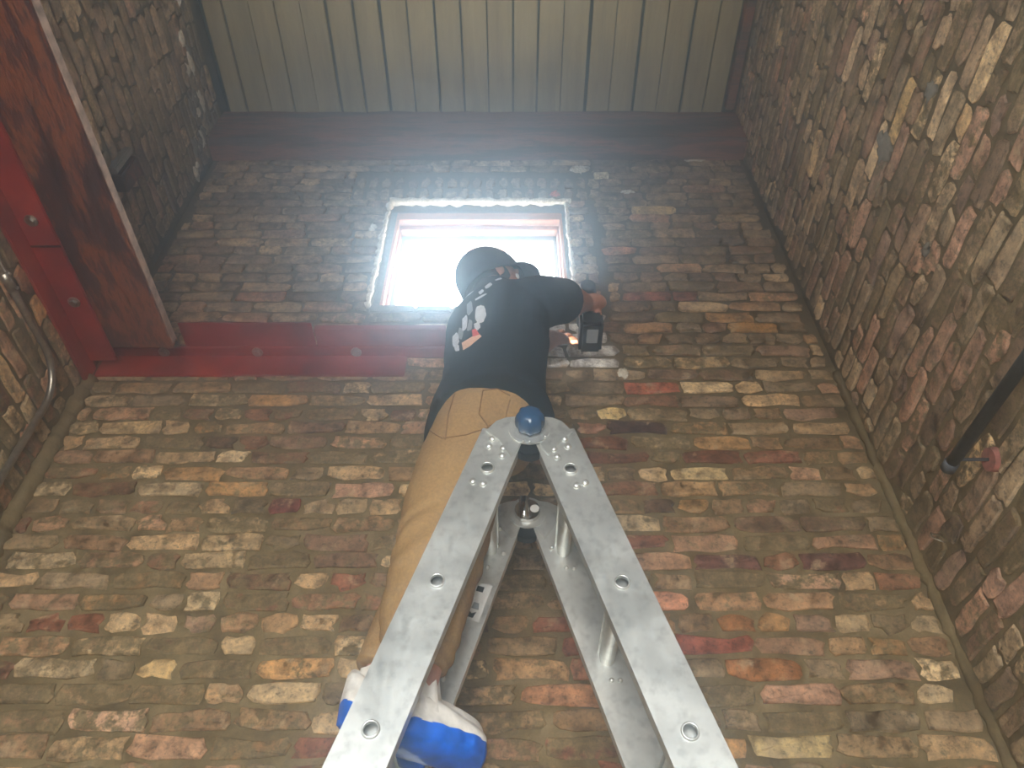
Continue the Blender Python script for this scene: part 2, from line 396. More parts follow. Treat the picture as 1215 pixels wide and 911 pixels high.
def finish(wall, o, U, V, N, rot, specs, accents, proud, smear, pal):
    out = []
    for kind, u, v, L, Hh in specs:
        p = o + U * u + V * v
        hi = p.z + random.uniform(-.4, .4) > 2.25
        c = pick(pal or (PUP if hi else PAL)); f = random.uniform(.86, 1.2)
        c = tuple(min(255, x * f) for x in c); sm = min(1, max(0, random.gauss(smear(p), .22)))
        out.append([kind, u, v, L, Hh, p, c, sm])
    for (au, av, c) in accents:
        b = min(out, key=lambda s_: max(0, abs(s_[1] - au) - s_[3] * .4) + abs(s_[2] - av) * 1.5)
        b[6] = c; b[7] = .12
    def size(s_):
        q = pix(s_[5])
        if not q or not (-15 < q[0] < 1230 and -10 < q[1] < 921): return 0
        return s_[3] * s_[4] / q[2] ** 2 * abs((s_[5].normalized()).dot(N))
    out.sort(key=size, reverse=True)
    jv, jf, jc = [], [], []
    for i, (kind, u, v, L, Hh, p, c, sm) in enumerate(out):
        n0 = NOM[kind]; me = random.choice(POOL[kind]); flip = random.choice((0, math.pi))
        mat = Matrix.Translation(p + N * (proud(p) + random.uniform(-.0025, .003))) @ rot @ Matrix.Rotation(flip + random.gauss(0, .006), 4, 'Z') @ Matrix.Diagonal((L / n0[0], Hh / n0[1], 1, 1))
        col = lin(c)[:3] + (sm,)
        if i < 300 and size(out[i]) > 0:
            b = bpy.data.objects.new('brick', me); COL.objects.link(b); b.parent = wall; b.matrix_basis = mat; b.color = col
        else:
            q = len(jv); jv += [tuple(mat @ x.co) for x in me.vertices]
            for f in me.polygons: jf.append(tuple(q + y for y in f.vertices)); jc += [col] * len(f.vertices)
    me = bpy.data.meshes.new('brickwork'); me.from_pydata(jv, [], jf)
    at = me.color_attributes.new('tint', 'FLOAT_COLOR', 'CORNER')
    at.data.foreach_set('color', [x for c in jc for x in c])
    b = link('brickwork', me, M['brickj'], wall); b['kind'] = 'stuff'
dkp, pur, orr, rd, pk, bf, tn, dk, wt = (74, 54, 52), (112, 78, 72), (162, 114, 76), (140, 92, 76), (182, 144, 120), (206, 184, 140), (182, 150, 110), (98, 76, 60), (226, 224, 216)
ACC = [(.714, 1.247, pur), (.93, 1.253, (106, 72, 66)), (.644, .724, (88, 64, 66)), (.777, .724, (196, 176, 130)), (.606, 1.087, orr), (.588, 1.019, (150, 88, 74)),
 (.753, .957, (158, 108, 70)), (.809, .874, pk), (.631, 1.636, bf), (.928, 1.636, (204, 166, 136)), (.59, 1.565, tn), (-1.002, 1.087, (200, 172, 134)), (-1.003, .95, (206, 178, 130)),
 (-.576, .881, (202, 178, 140)), (-1.363, 1.087, (132, 80, 60)), (-1.183, 1.087, (134, 84, 62)), (-.721, 1.46, (112, 60, 56)), (-.534, 1.527, pk), (-1.062, 1.757, dk), (.658, 2.74, (196, 160, 124)),
 (.792, 3.259, (198, 176, 132)), (.578, 3.183, (180, 140, 112)), (.93, 2.368, (178, 136, 84)), (.965, 2.449, (172, 134, 92)), (.546, 2.578, (156, 100, 86)), (.759, 2.572, (142, 92, 76)), (.45, 2.901, (190, 140, 110)),
 (.774, 2.006, (222, 198, 158)), (.899, 2.006, (206, 178, 136)), (.572, 2.019, (178, 104, 80)), (.359, 1.919, (220, 184, 122)), (.42, 1.919, (220, 196, 140)), (.437, 1.796, dkp), (.278, 1.856, (160, 118, 96)),
 (.268, 1.718, (112, 72, 52)), (.604, 1.486, (160, 126, 84)), (-1.369, 1.836, (196, 170, 128)), (.212, .95, (192, 140, 112)), (.223, 1.101, (142, 92, 70)), (.369, 1.114, (206, 150, 122)), (.185, .881, (186, 140, 108)),
 (.402, 3.55, (224, 214, 186)), (.356, 3.646, wt)]
ACC += [(x, z, (206, 206, 204)) for x in (.17, .26, .33) for z in (2.19, 2.26, 2.33, 2.40)]
up = lambda p: .001 if p.z > 2.2 else -0.0035
smb = lambda p: .24 if p.z > 2.3 else (.50 if p.x < .2 else .36)
ROWL = (-.80, .42, 3.35, 3.575)
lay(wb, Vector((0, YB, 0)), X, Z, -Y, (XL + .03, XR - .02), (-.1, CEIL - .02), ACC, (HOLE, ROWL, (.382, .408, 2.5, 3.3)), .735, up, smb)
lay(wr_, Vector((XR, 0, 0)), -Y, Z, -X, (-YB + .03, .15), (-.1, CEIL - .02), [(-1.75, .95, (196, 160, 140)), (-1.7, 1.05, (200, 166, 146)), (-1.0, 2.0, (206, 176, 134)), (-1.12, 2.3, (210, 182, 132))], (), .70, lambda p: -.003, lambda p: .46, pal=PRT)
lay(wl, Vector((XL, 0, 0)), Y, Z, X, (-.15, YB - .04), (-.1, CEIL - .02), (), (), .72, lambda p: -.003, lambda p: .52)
# two courses of bricks on end over the window
rs = []
for row in range(2):
    u = ROWL[0] + .03
    while u < ROWL[1]:
        rs.append(['r', u, 3.405 + row * .112 + random.uniform(-.004, .004), .05 * random.uniform(.9, 1.1), .1 * random.uniform(.9, 1.02)]); u += .066
nb = len(wb.children)
rot = Matrix((X, Z, -Y)).transposed().to_4x4()
for kind, u, v, L, Hh in rs:
    me = random.choice(POOL['r'])
    b = bpy.data.objects.new('lintel_brick', me); COL.objects.link(b); b.parent = wb
    b.matrix_basis = Matrix.Translation((u, YB + .003, v)) @ rot @ Matrix.Diagonal((L / .052, Hh / .1, 1, 1))
    b.color = lin(pick(PUP))[:3] + (.5,)

def blob_strip(name, pts, r, mat, n=7, amp=.5, parent=None, kind='structure'):
    P = smooth_path(pts, 1) if len(pts) > 30 else pts
    Q = []
    for a, b in zip(P, P[1:]):
        a, b = Vector(a), Vector(b); m_ = max(2, int((b - a).length / .018))
        Q += [a.lerp(b, i / m_) for i in range(m_)]
    Q.append(Vector(P[-1]))
    jt = .25 if n < 9 else .06; Q = [q + Vector((random.gauss(0, r * jt), 0, random.gauss(0, r * jt))) for q in Q]
    rad = [r * (1 + amp * noise.noise(q * 37) + amp * .6 * noise.noise(q * 95)) for q in Q]
    bm = bmesh.new(); tube(bm, Q, rad, n, (0, 1, 0))
    o = obj(name, bm, mat, parent, True)
    if kind: o['kind'] = kind
    return o
blob_strip('trim_1', [(XR - .002, YB - .006, .2), (XR - .004, YB - .008, 2.1)], .019, M['mortar'], 9, .5)
blob_strip('trim_2', [(XL + .004, YB - .002, .2), (XL + .004, YB - .002, 2.07)], .034, M['mortar'], 12, .42)
rim = blob_strip('window_mortar', [(-.605, YB - .006, 2.5), (-.603, YB - .006, 3.31)], .012, M['plaster'], 8, .9, wb, None)
blob_strip('window_mortar', [(.270, YB - .006, 2.5), (.268, YB - .006, 3.31)], .009, M['plaster'], 8, .9, wb, None)
blob_strip('window_mortar', [(-.60, YB - .008, 3.327), (.29, YB - .008, 3.327)], .02, M['plaster'], 9, .55, wb, None)
# white daubs of mortar and the plaster patch behind the drill, parts of the walls
def daub(c, N, r, mat, wall, name='mortar_daub', n=22):
    N = Vector(N); a = Z.cross(N).normalized(); b = N.cross(a)
    bm = bmesh.new(); c = Vector(c); sd = random.random() * 50
    rings = []
    for f, h in ((1, -.006), (.9, .001), (.55, .004), (.15, .006)):
        rings.append([c + a * (r[0] * f * (1 + .8 * noise.noise(Vector((math.cos(q), math.sin(q), sd)) * 2.2)) * math.cos(q))
                      + b * (r[1] * f * (1 + .8 * noise.noise(Vector((math.cos(q), math.sin(q), sd + 9)) * 2.2)) * math.sin(q)) + N * h
                      for q in [2 * math.pi * k / n for k in range(n)]])
    ring_loft(bm, rings); return part(name, bm, mat, wall, True)
for c, r in [((.356, YB - .012, 3.65), (.03, .04)), ((.98, YB - .014, 3.745), (.06, .022)), ((-.66, YB - .01, 3.1), (.018, .03)), ((.42, YB - .012, 2.1), (.02, .03)), ((.58, YB - .01, 3.42), (.03, .018))]:
    daub(c, (0, -1, 0), r, M['plaster'], wb)
daub((.215, YB - .012, 3.40), (0, -1, 0), (.022, .03), simple('red_sealant', (196, 92, 74), .8), wb, 'red_sealant')
rd_ = random.Random(3)
for i in range(26):
    y = rd_.uniform(1.2, 1.93); z = 3.86 - (y - 1.3) * .36 + rd_.gauss(0, .05) - (.05 if y > 1.75 else 0); q = rd_.uniform(.012, .034)
    daub((XL + .010, y, z), (1, 0, 0), (q * rd_.uniform(.8, 2.0), q), M['plaster'] if rd_.random() < .5 else M['greymortar'], wl)
for y, z, r in [(1.2, 2.35, (.05, .06)), (.95, 2.2, (.03, .03)), (1.3, 1.9, (.02, .015))]:
    daub((XR - .010, y, z), (-1, 0, 0), r, M['greymortar'], wr_)

# ================================================================ window
wn = boxes(((-.568, 2.04, 2.47), (-.553, 2.20, 3.306)), ((.231, 2.04, 2.47), (.246, 2.20, 3.306)), ((-.568, 2.04, 3.240), (.246, 2.20, 3.306)), ((-.568, 2.04, 2.45), (.246, 2.20, 2.49)), bev=.003)
win = struct('window_1', wn, M['winwood'])
part('window_stop', boxes(((-.553, 2.075, 2.49), (-.541, 2.2, 3.240)), ((.219, 2.075, 2.49), (.231, 2.2, 3.240)), ((-.553, 2.075, 3.205), (.231, 2.2, 3.240)), bev=.002), M['winwood'], win)
part('sash', boxes(((-.541, 2.11, 2.49), (-.519, 2.155, 3.205)), ((.200, 2.11, 2.49), (.219, 2.155, 3.205)), ((-.541, 2.11, 3.165), (.219, 2.155, 3.205)), ((-.541, 2.11, 2.49), (.219, 2.155, 2.52)), bev=.003), M['winpaint'], win)
part('pane', boxes(((-.522, 2.13, 2.515), (.203, 2.136, 3.17))), M['glass'], win)
part('reveal_mortar', boxes(((-.60, 2.045, 2.46), (-.568, 2.2, 3.33)), ((.246, 2.045, 2.46), (.27, 2.2, 3.33)), ((-.60, 2.045, 3.306), (.27, 2.2, 3.35))), M['greymortar'], win)
sb = bmesh.new()
q = -.597
while q < .26:
    e = min(q + random.uniform(.09, .2), .262); box(sb, (q + .004, YB - .012 + random.uniform(-.004, .004), 2.46), (e - .004, 2.06, 2.512 + random.uniform(-.008, .006)), .006); q = e
part('sill_bricks', sb, M['greymortar'], win)

# ================================================================ beams and steel
bm = bmesh.new(); rings = []
for i in range(41):
    x = XL + .005 + (XR - XL - .01) * i / 40
    ring = []
    for (y, z) in [(1.87, 3.76), (1.90, 3.738), (1.985, 3.735), (1.985, 4.09), (1.90, 4.09), (1.872, 4.07), (1.858, 3.98), (1.86, 3.86)]:
        p = Vector((x, y, z)); ring.append((x, y + .008 * noise.noise(p * 6), z + .006 * noise.noise(p * 5 + Vector((3, 1, 0)))))
    rings.append(ring)
ring_loft(bm, rings)
tag(obj('ceiling_beam', bm, M['beam'], None, False), 'sooty reddish-brown ceiling beam running along the top of the window wall', 'beam')
# dark strip where the boards meet the right wall
struct('trim_3', boxes(((1.178, YR, CEIL - .035), (XR - .012, 1.86, CEIL + .03)), bev=.004), M['beam'])
tm = bmesh.new(); rings = []
for i in range(60):
    y = YR + .1 + (1.885 - YR - .1) * i / 59; ring = []
    for x, z in [(-1.508, 2.124), (-1.42, 2.1235), (-1.34, 2.1235), (-1.262, 2.124), (-1.258, 2.130), (-1.258, 2.165), (-1.508, 2.166)]:
        p = Vector((x, y, z)); ring.append((x + .004 * noise.noise(p * 7), y, z + (.0025 * noise.noise(p * 9) if z < 2.15 else 0)))
    rings.append(ring)
ring_loft(tm, rings)
tb = thing('timber_plank', 'dark stained timber plank with a pale edge on red steel along the left wall', 'plank', (-1.38, 1.0, 2.12))
part('plank', tm, M['timber'], tb)
part('sawn_edge', boxes(((-1.2575, YR + .1, 2.128), (-1.2545, 1.87, 2.164)), bev=.001), M['sawn'], tb, label='pale sawn edge')
def angle(name, verts, axis, a, b, label, bolts, splice=None):
    r = thing(name, label, 'beam', (Vector(a) + Vector(b)) / 2)
    bm = bmesh.new()
    for lo, hi in verts: box(bm, lo, hi, .003)
    part('angle', bm, M['red'], r)
    for c, n in bolts:
        c = Vector(c); n = Vector(n); k = bmesh.new()
        cyl(k, c - n * .002, c + n * .004, .021, 20); cyl(k, c + n * .003, c + n * .014, .0125, 6)
        part('bolt', k, M['steel'], r)
    return r
al = angle('steel_angle', [((XL + .004, YR + .1, 2.035), (XL + .016, 1.99, 2.122)), ((XL + .004, YR + .1, 2.110), (-1.482, 1.94, 2.122))], 1, (XL, 0, 2.1), (XL, 2, 2.1),
      'red painted steel angle bolted along the left brick wall under the dark plank', [((-1.535, 1.33, 2.11), (0, 0, -1)), ((-1.53, 1.66, 2.11), (0, 0, -1)), ((-1.53, .9, 2.11), (0, 0, -1))])
part('weld_seam', boxes(((-1.59, 1.425, 2.1075), (-1.482, 1.432, 2.111))), M['void'], al)
angle('steel_angle', [((XL + .02, 1.986, 2.08), (-.406, 1.998, 2.202)), ((XL + .02, 1.945, 2.190), (-.25, 1.998, 2.202))], 0, (XL, 2, 2.1), (-.4, 2, 2.1),
      'red painted steel angle across the window wall left of the person', [((-1.34, 1.966, 2.190), (0, 0, -1)), ((-.98, 1.966, 2.190), (0, 0, -1)), ((-.6, 1.966, 2.190), (0, 0, -1))])
tag(obj('ledger_board', boxes(((-1.252, 1.832, 2.2035), (-.752, 1.985, 2.205)), bev=.003), M['red']), 'short red painted board lying on the steel angle just right of the dark plank', 'board')
tag(obj('ledger_board', boxes(((-.748, 1.862, 2.2035), (-.25, 1.985, 2.228)), bev=.003), M['red']), 'narrow red painted board under the window, half hidden behind the person', 'board')
# joist stub in the left wall
js = thing('joist_stub', 'short rust-coloured timber joist stub sticking out of the upper left wall', 'joist', (XL + .02, 1.57, 2.85))
part('stub', boxes(((XL - .05, 1.52, 2.74), (XL + .055, 1.60, 2.90)), bev=.006), M['timber'], js)
part('packing_strip', boxes(((XL - .05, 1.49, 2.74), (XL + .035, 1.519, 2.92)), bev=.004), M['greymortar'], js)

# ================================================================ conduit, rail, hook
cr = thing('conduit', 'bare galvanised metal conduit bending down the left brick wall below the red steel', 'pipe', (XL, 1.8, 1.7))
bm = bmesh.new(); x = XL + .026
path = [(x, .2, 1.925), (x, 1.4, 1.925), (x, 1.58, 1.922)] + [(x, 1.70 + .145 * math.sin(t), 1.778 + .145 * math.cos(t)) for t in [R(a) for a in range(0, 91, 9)]] + [(x, 1.845, 1.5), (x, 1.84, .2)]
tube(bm, path, .0118, 14, (1, 0, 0)); part('pipe', bm, M['steel'], cr, True)
bm = bmesh.new(); cyl(bm, (x, 1.40, 1.925), (x, 1.465, 1.924), .0155, 16); part('coupling', bm, M['steel'], cr, True)
for z_ in (1.405, 1.458):
    bm = bmesh.new(); cyl(bm, (x + .013, z_, 1.925), (x + .021, z_, 1.925), .005, 8); part('set_screw', bm, M['steel'], cr)
for z_ in (1.1, .45):
    bm = boxes(((XL + .004, 1.81, z_), (XL + .008, 1.875, z_ + .02))); tube(bm, [(XL + .006, 1.842 - .014, z_ + .01), (x + .013, 1.842 - .012, z_ + .01), (x + .013, 1.842 + .012, z_ + .01), (XL + .006, 1.842 + .014, z_ + .01)], .004, 6, (0, 0, 1)); part('strap', bm, M['steel'], cr)
rl = thing('handrail', 'dark iron rail on a bracket with a red wall plate, on the right brick wall', 'rail', (1.125, 1.2, 1.25))
RX = 1.125; rz = lambda y: 1.258 - .06 * (1.53 - y)
bm = bmesh.new(); cyl(bm, (RX, -.6, rz(-.6)), (RX, 1.52, rz(1.52)), .0155, 18); part('bar', bm, M['iron'], rl, True)
bm = bmesh.new(); cyl(bm, (RX, 1.505, rz(1.505)), (RX, 1.535, rz(1.535)), .0185, 18); part('end_cap', bm, M['iron'], rl, True)
for y_ in (1.50, .1):
    z_ = rz(y_) + .004
    bm = bmesh.new(); cyl(bm, (RX, y_, z_), (1.224, y_, z_), .0045, 10); part('standoff', bm, M['iron'], rl, True)
    bm = bmesh.new(); cyl(bm, (1.216, y_, z_), (XR - .001, y_, z_), .030, 24, .033); part('wall_plate', bm, M['rust'], rl, False, 'red rusty wall plate')
bm = bmesh.new(); tube(bm, smooth_path([(XR - .005, 1.84, 1.265), (XR - .05, 1.80, 1.24), (XR - .075, 1.775, 1.225), (XR - .08, 1.765, 1.205), (XR - .065, 1.76, 1.19), (XR - .05, 1.765, 1.19)], 5), .0028, 8, (0, 0, 1))
tag(obj('wire_hook', bm, M['steel'], None, True), 'small bent wire hook stuck in the right wall below the iron rail', 'hook')

# ================================================================ ladder
YN, YF, ST = 1.25, 1.56, .028
lad = thing('folding_ladder', 'aluminium folding stepladder with a blue hinge knob, standing open in the middle', 'ladder', (.04, 1.42, FLOOR))
AX = {-1: (-.052, 1.027, .323), 1: (.123, 1.024, .300)}      # x at the first rung, its z, slope
def axx(s_, z): x0, z0, m_ = AX[s_]; return x0 + s_ * m_ * (z0 - z)
def stile(s_, y0, holes):                             # hollow box section; the front plate of the near stiles is drilled for the rungs
    x0, z0, m_ = AX[s_]; d = Vector((s_ * m_, 0, -1)).normalized(); pz = Vector((d.z, 0, -d.x)) * -1
    top = Vector((axx(s_, 1.128), 0, 1.128)); bot = Vector((axx(s_, FLOOR + .03), 0, FLOOR + .03)); hw = .0475
    quad = lambda w0, w1: [((v + pz * w).x, (v + pz * w).z) for v, w in ((top, w1), (top, w0), (bot, w0), (bot, w1))]
    bm = bmesh.new(); prism(bm, quad(-hw, hw), y0, y0 + .003, .001)
    o = part('stile', bm, M['alu'], lad)
    if holes:
        hb = bmesh.new()
        for z in holes: cyl(hb, (axx(s_, z), y0 - .03, z), (axx(s_, z), y0 + .03, z), .0118, 20)
        cut = obj('cutter', hb); md = o.modifiers.new('b', 'BOOLEAN'); md.object = cut; md.operation = 'DIFFERENCE'; md.solver = 'EXACT'
        evaluated(o); bpy.data.objects.remove(cut)
    bm = bmesh.new(); bm.from_mesh(o.data); b2 = bmesh.new()
    prism(b2, quad(-hw + .0004, -hw + .0034), y0 + .0025, y0 + ST - .0005); prism(b2, quad(hw - .0034, hw - .0004), y0 + .0025, y0 + ST - .0005)
    prism(b2, quad(-hw + .0004, hw - .0004), y0 + ST - .003, y0 + ST, .001)
    tmp = bpy.data.meshes.new('tmp'); bmesh.ops.recalc_face_normals(b2, faces=b2.faces[:]); b2.to_mesh(tmp); b2.free(); bm.from_mesh(tmp); bpy.data.meshes.remove(tmp)
    bm.to_mesh(o.data); bm.free(); o.data.update()
    return o
def rung_profile(cx, cz, sc=1.0):
    pts = []
    for k in range(14):
        t = math.pi + math.pi * k / 13; pts.append((cx + .0165 * sc * math.cos(t), cz + .004 + .0185 * sc * math.sin(t)))
    return pts + [(cx + .0165 * sc, cz + .012 * sc), (cx - .0165 * sc, cz + .012 * sc)]
for s_ in (-1, 1):
    zs = [AX[s_][1] - .2695 * k for k in range(9)]
    near = stile(s_, YN, zs); far = stile(s_, YF, None)
    for z in zs:
        xx = axx(s_, z); bm = bmesh.new()
        rings = [[(px, y, pz) for px, pz in rung_profile(xx, z, sc)] for y, sc in ((YN + ST - .002, .7), (YN + ST - .002, 1.0), (YF + .004, 1.0), (YF + .004, .7), (YN + ST - .002, .7))]
        ring_loft(bm, rings, False, False)
        box(bm, (xx - .017 if s_ < 0 else xx - .02, YN + ST, z + .0165), (xx + .02 if s_ < 0 else xx + .017, YF, z + .0195))
        r_ = part('rung', bm, M['alu'], lad)
        bm = bmesh.new(); n = 24
        rings = [[(xx + rr * math.cos(2 * math.pi * k / n), y, z + rr * math.sin(2 * math.pi * k / n)) for k in range(n)] for rr, y in ((.0114, YN + .002), (.0112, YN - .003), (.0125, YN - .005), (.0148, YN - .004), (.0158, YN + .0015))]
        ring_loft(bm, rings, False, False); c_ = obj('rung_collar', bm, M['alu'], None, True); c_.parent = r_; c_.matrix_parent_inverse = Matrix()
    for y0 in (YN, YF):
        z = FLOOR; xx = axx(s_, z + .03)
        part('foot', boxes(((xx - .055, y0 - .006, FLOOR), (xx + .055, y0 + ST + .006, FLOOR + .05)), bev=.006), M['black'], lad)
def rivet(x, y, z, r=.0082, sgn=-1, name='rivet'):
    bm = bmesh.new(); n = 12
    rings = [[(x + rr * math.cos(2 * math.pi * k / n), y + sgn * h, z + rr * math.sin(2 * math.pi * k / n)) for k in range(n)] for rr, h in ((r, -.001), (r, .001), (r * .8, .0045), (r * .3, .0062))]
    ring_loft(bm, rings, False, True); part('rivet', bm, M['alu'], lad, True)
RV = [(-.043, 1.108), (-.05, 1.088), (-.019, 1.081), (-.021, 1.06), (-.081, .991), (-.06, .985), (.115, 1.108), (.121, 1.086), (.09, 1.079), (.096, 1.057), (.133, .98), (.151, .987)]
for x_, z_ in RV: rivet(x_, YN, z_)
HC = (.038, 1.122)
def hinge(y, sgn, knob):
    h = bpy.data.objects.new('hinge', None); COL.objects.link(h); under(h, lad)
    def hp(name, bm, mat, sm=False, label=None):
        o = obj(name, bm, mat, None, sm); o.parent = h; o.matrix_parent_inverse = Matrix()
        if label: o['label'] = label
    y0 = y; y1 = y + sgn * .006
    bm = bmesh.new(); prism(bm, [(-.058, 1.128), (-.035, 1.158), (-.012, 1.169), (.03, 1.174), (.038, 1.150), (.012, 1.075), (-.002, 1.058), (-.028, 1.100)], min(y0, y1), max(y0, y1), .0012); hp('hinge_plate', bm, M['alu'])
    bm = bmesh.new(); prism(bm, [(.134, 1.124), (.112, 1.156), (.09, 1.168), (.046, 1.174), (.038, 1.150), (.066, 1.075), (.078, 1.058), (.104, 1.098)], min(y0, y1), max(y0, y1), .0012); hp('hinge_plate', bm, M['alu'])
    bm = bmesh.new(); cyl(bm, (HC[0], y1, HC[1] + .01), (HC[0], y1 + sgn * .004, HC[1] + .01), .046, 36); hp('hinge_disc', bm, M['alu'])
    bm = bmesh.new(); prism(bm, [(HC[0] + .043 * math.cos(t), HC[1] - .008 + .050 * math.sin(t)) for t in [2 * math.pi * k / 28 for k in range(28)]], y0 - sgn * .026, y0 - sgn * .002, .002); hp('hinge_lock', bm, M['black'], False, 'black plastic lock')
    if knob:
        bm = bmesh.new(); n = 32; cx_, cz_ = HC[0] + .001, HC[1] + .012; rings = []
        for rr, yy, rid in ((.012, 0, 0), (.026, .002, 1), (.030, .006, 1), (.031, .016, 1), (.0305, .030, 1), (.0275, .040, 1), (.021, .046, 0), (.010, .0485, 0)):
            rings.append([(cx_ + rr * (1 + (.07 * math.cos(8 * t) if rid else 0)) * math.cos(t), y1 + sgn * (.004 + yy), cz_ + rr * (1 + (.07 * math.cos(8 * t) if rid else 0)) * math.sin(t)) for t in [2 * math.pi * k / n for k in range(n)]])
        ring_loft(bm, rings); hp('knob', bm, M['bluep'], True, 'dark blue ribbed knob')
    else:
        bm = bmesh.new(); cyl(bm, (HC[0], y1, HC[1] + .012), (HC[0], y1 + sgn * .014, HC[1] + .012), .034, 32, .031); hp('hub', bm, M['chrome'])
        bm = bmesh.new(); cyl(bm, (HC[0] - .008, y1 + sgn * .013, HC[1] + .045), (HC[0] - .008, y1 + sgn * .013, HC[1] - .018), .013, 18); hp('spring_barrel', bm, M['chrome'], True)
        bm = bmesh.new(); cyl(bm, (HC[0] + .018, y1 + sgn * .0142, HC[1] + .014), (HC[0] + .018, y1 + sgn * .0152, HC[1] + .014), .0115, 20); hp('round_label', bm, M['label'])
    return h
hinge(YN, -1, True); hinge(YF, -1, False)
for x_, z_ in [(HC[0] - .014, 1.092), (HC[0] + .034, 1.105), (HC[0], 1.09)]: rivet(x_, YN - .009, z_, .0036)
for x_, z_ in [(-.045, 1.07), (-.03, 1.09), (-.035, 1.04), (-.02, 1.02), (.11, 1.07), (.095, 1.035)]: rivet(x_, YF, z_, .0055)
for s_ in (-1, 1):
    for k in range(4):
        z = AX[s_][1] - .2695 * k - .045
        for dx in (-.009, .009): rivet(axx(s_, z) + dx, YF, z, .0055)
d = Vector((-.323, 0, -1)).normalized(); e = Vector((d.z, 0, -d.x)) * -1     # warning label on the far left stile
lo = Vector((axx(-1, .90), YF - .0008, .90))
def lab(bm, pts, yy): bm.faces.new([bm.verts.new(lo + d * a + e * b + Vector((0, yy, 0))) for a, b in pts])
lr = None
bm = bmesh.new(); prism(bm, [((lo + d * a + e * b).x, (lo + d * a + e * b).z) for a, b in ((-.045, -.034), (-.045, .036), (.05, .036), (.05, -.034))], YF - .0008, YF - .0002); lr = part('warning_label', bm, M['label'], lad)
def sub(name, pts, mat, yy):
    bm = bmesh.new(); prism(bm, [((lo + d * a + e * b).x, (lo + d * a + e * b).z) for a, b in pts], YF - .0008 - yy, YF - .0007 - yy + .0001); o = obj(name, bm, mat); o.parent = lr; o.matrix_parent_inverse = Matrix()
for sg in (-1, 1):
    sub('pictogram', [(-.036, sg * .012 - .008), (-.036, sg * .012 + .008), (-.022, sg * .012 + .008), (-.022, sg * .012 - .008)], M['labelk'], .0003)
    sub('pictogram', [(.028, sg * .014 - .009), (.034, sg * .014), (.028, sg * .014 + .009), (.044, sg * .014 + .006), (.044, sg * .014 - .006)], M['labelk'], .0003)
    sub('pictogram', [(.006, sg * .016 - .006), (.006, sg * .016 + .006), (.022, sg * .016 + .01), (.022, sg * .016 - .008)], M['labelg'], .0003)

# ================================================================ person
P = thing('person', 'person in black t-shirt, black cap and tan trousers on the ladder, drilling the wall', 'person', (-.2, 1.42, .51))
def V3(*a): return Vector(a)
hipR, kneR, ankR = V3(-.075, 1.39, 1.27), V3(-.158, 1.372, .87), V3(-.178, 1.395, .60)
hipL, kneL, ankL = V3(-.125, 1.49, 1.30), V3(-.198, 1.51, .965), V3(-.268, 1.505, .665)
HCN = V3(-.062, 1.55, 2.072)                                   # head centre
F = V3(.93, .24, .36).normalized(); Sd = F.cross(Z).normalized(); Uh = Sd.cross(F).normalized()
def hd(f, s_, u): return HCN + F * f + Sd * s_ + Uh * u
shR, elbR, wrR = V3(.072, 1.43, 1.815), V3(.186, 1.555, 1.985), V3(.256, 1.675, 2.125)
shL, elbL, wrL = V3(-.115, 1.565, 1.86), V3(.02, 1.73, 1.93), V3(.145, 1.80, 2.075)
body = bmesh.new()
HT = (0, 0, 1)
# trunk
limb(body, [(-.09, 1.44, 1.22), (-.085, 1.435, 1.33), (-.07, 1.44, 1.48), (-.05, 1.46, 1.66), (-.045, 1.485, 1.82), (-.05, 1.50, 1.91), (-.055, 1.505, 1.95)],
     [(.12, .10), (.145, .115), (.128, .10), (.145, .108), (.15, .10), (.09, .07), (.055, .055)], 24, (.5, .86, 0))
limb(body, [(-.052, 1.50, 1.88), (-.055, 1.505, 1.96), hd(-.015, 0, -.05)], [.06, .055, .056], 16)
# head
for f_, u_, rs_, rf_, ru_ in ((-.005, .02, .074, .094, .098), (.02, -.045, .058, .072, .075), (.045, -.085, .034, .036, .03)):
    ell(body, hd(f_, 0, u_), (1, 1, 1), Matrix((F * rf_, Sd * rs_, Uh * ru_)).transposed())
limb(body, [hd(.086, 0, .01), hd(.104, 0, -.02), hd(.112, 0, -.035), hd(.088, 0, -.042)], [.008, .011, .014, .008], 10)      # nose
for s_ in (-1, 1):
    ell(body, hd(-.005, s_ * .076, -.015), (1, 1, 1), Matrix((F * .017, Sd * .008, Uh * .031)).transposed())              # ears
    ell(body, hd(.078, s_ * .03, .012), (1, 1, 1), Matrix((F * .012, Sd * .022, Uh * .007)).transposed())                # brows
limb(body, [hd(.082, -.024, -.068), hd(.092, 0, -.066), hd(.082, .024, -.068)], [.005, .0075, .005], 8)
limb(body, [hd(.080, -.02, -.077), hd(.089, 0, -.078), hd(.080, .02, -.077)], [.005, .008, .005], 8)
# arms
limb(body, [V3(-.01, 1.47, 1.84), shR, shR.lerp(elbR, .5), elbR], [.07, .068, .056, .046], 16)
limb(body, [elbR, elbR.lerp(wrR, .35), wrR], [.046, .048, (.034, .028)], 16)
limb(body, [V3(-.08, 1.51, 1.85), shL, shL.lerp(elbL, .5), elbL], [.07, .068, .056, .047], 16)
limb(body, [elbL, elbL.lerp(wrL, .35), wrL], [.05, .054, (.036, .031)], 16)
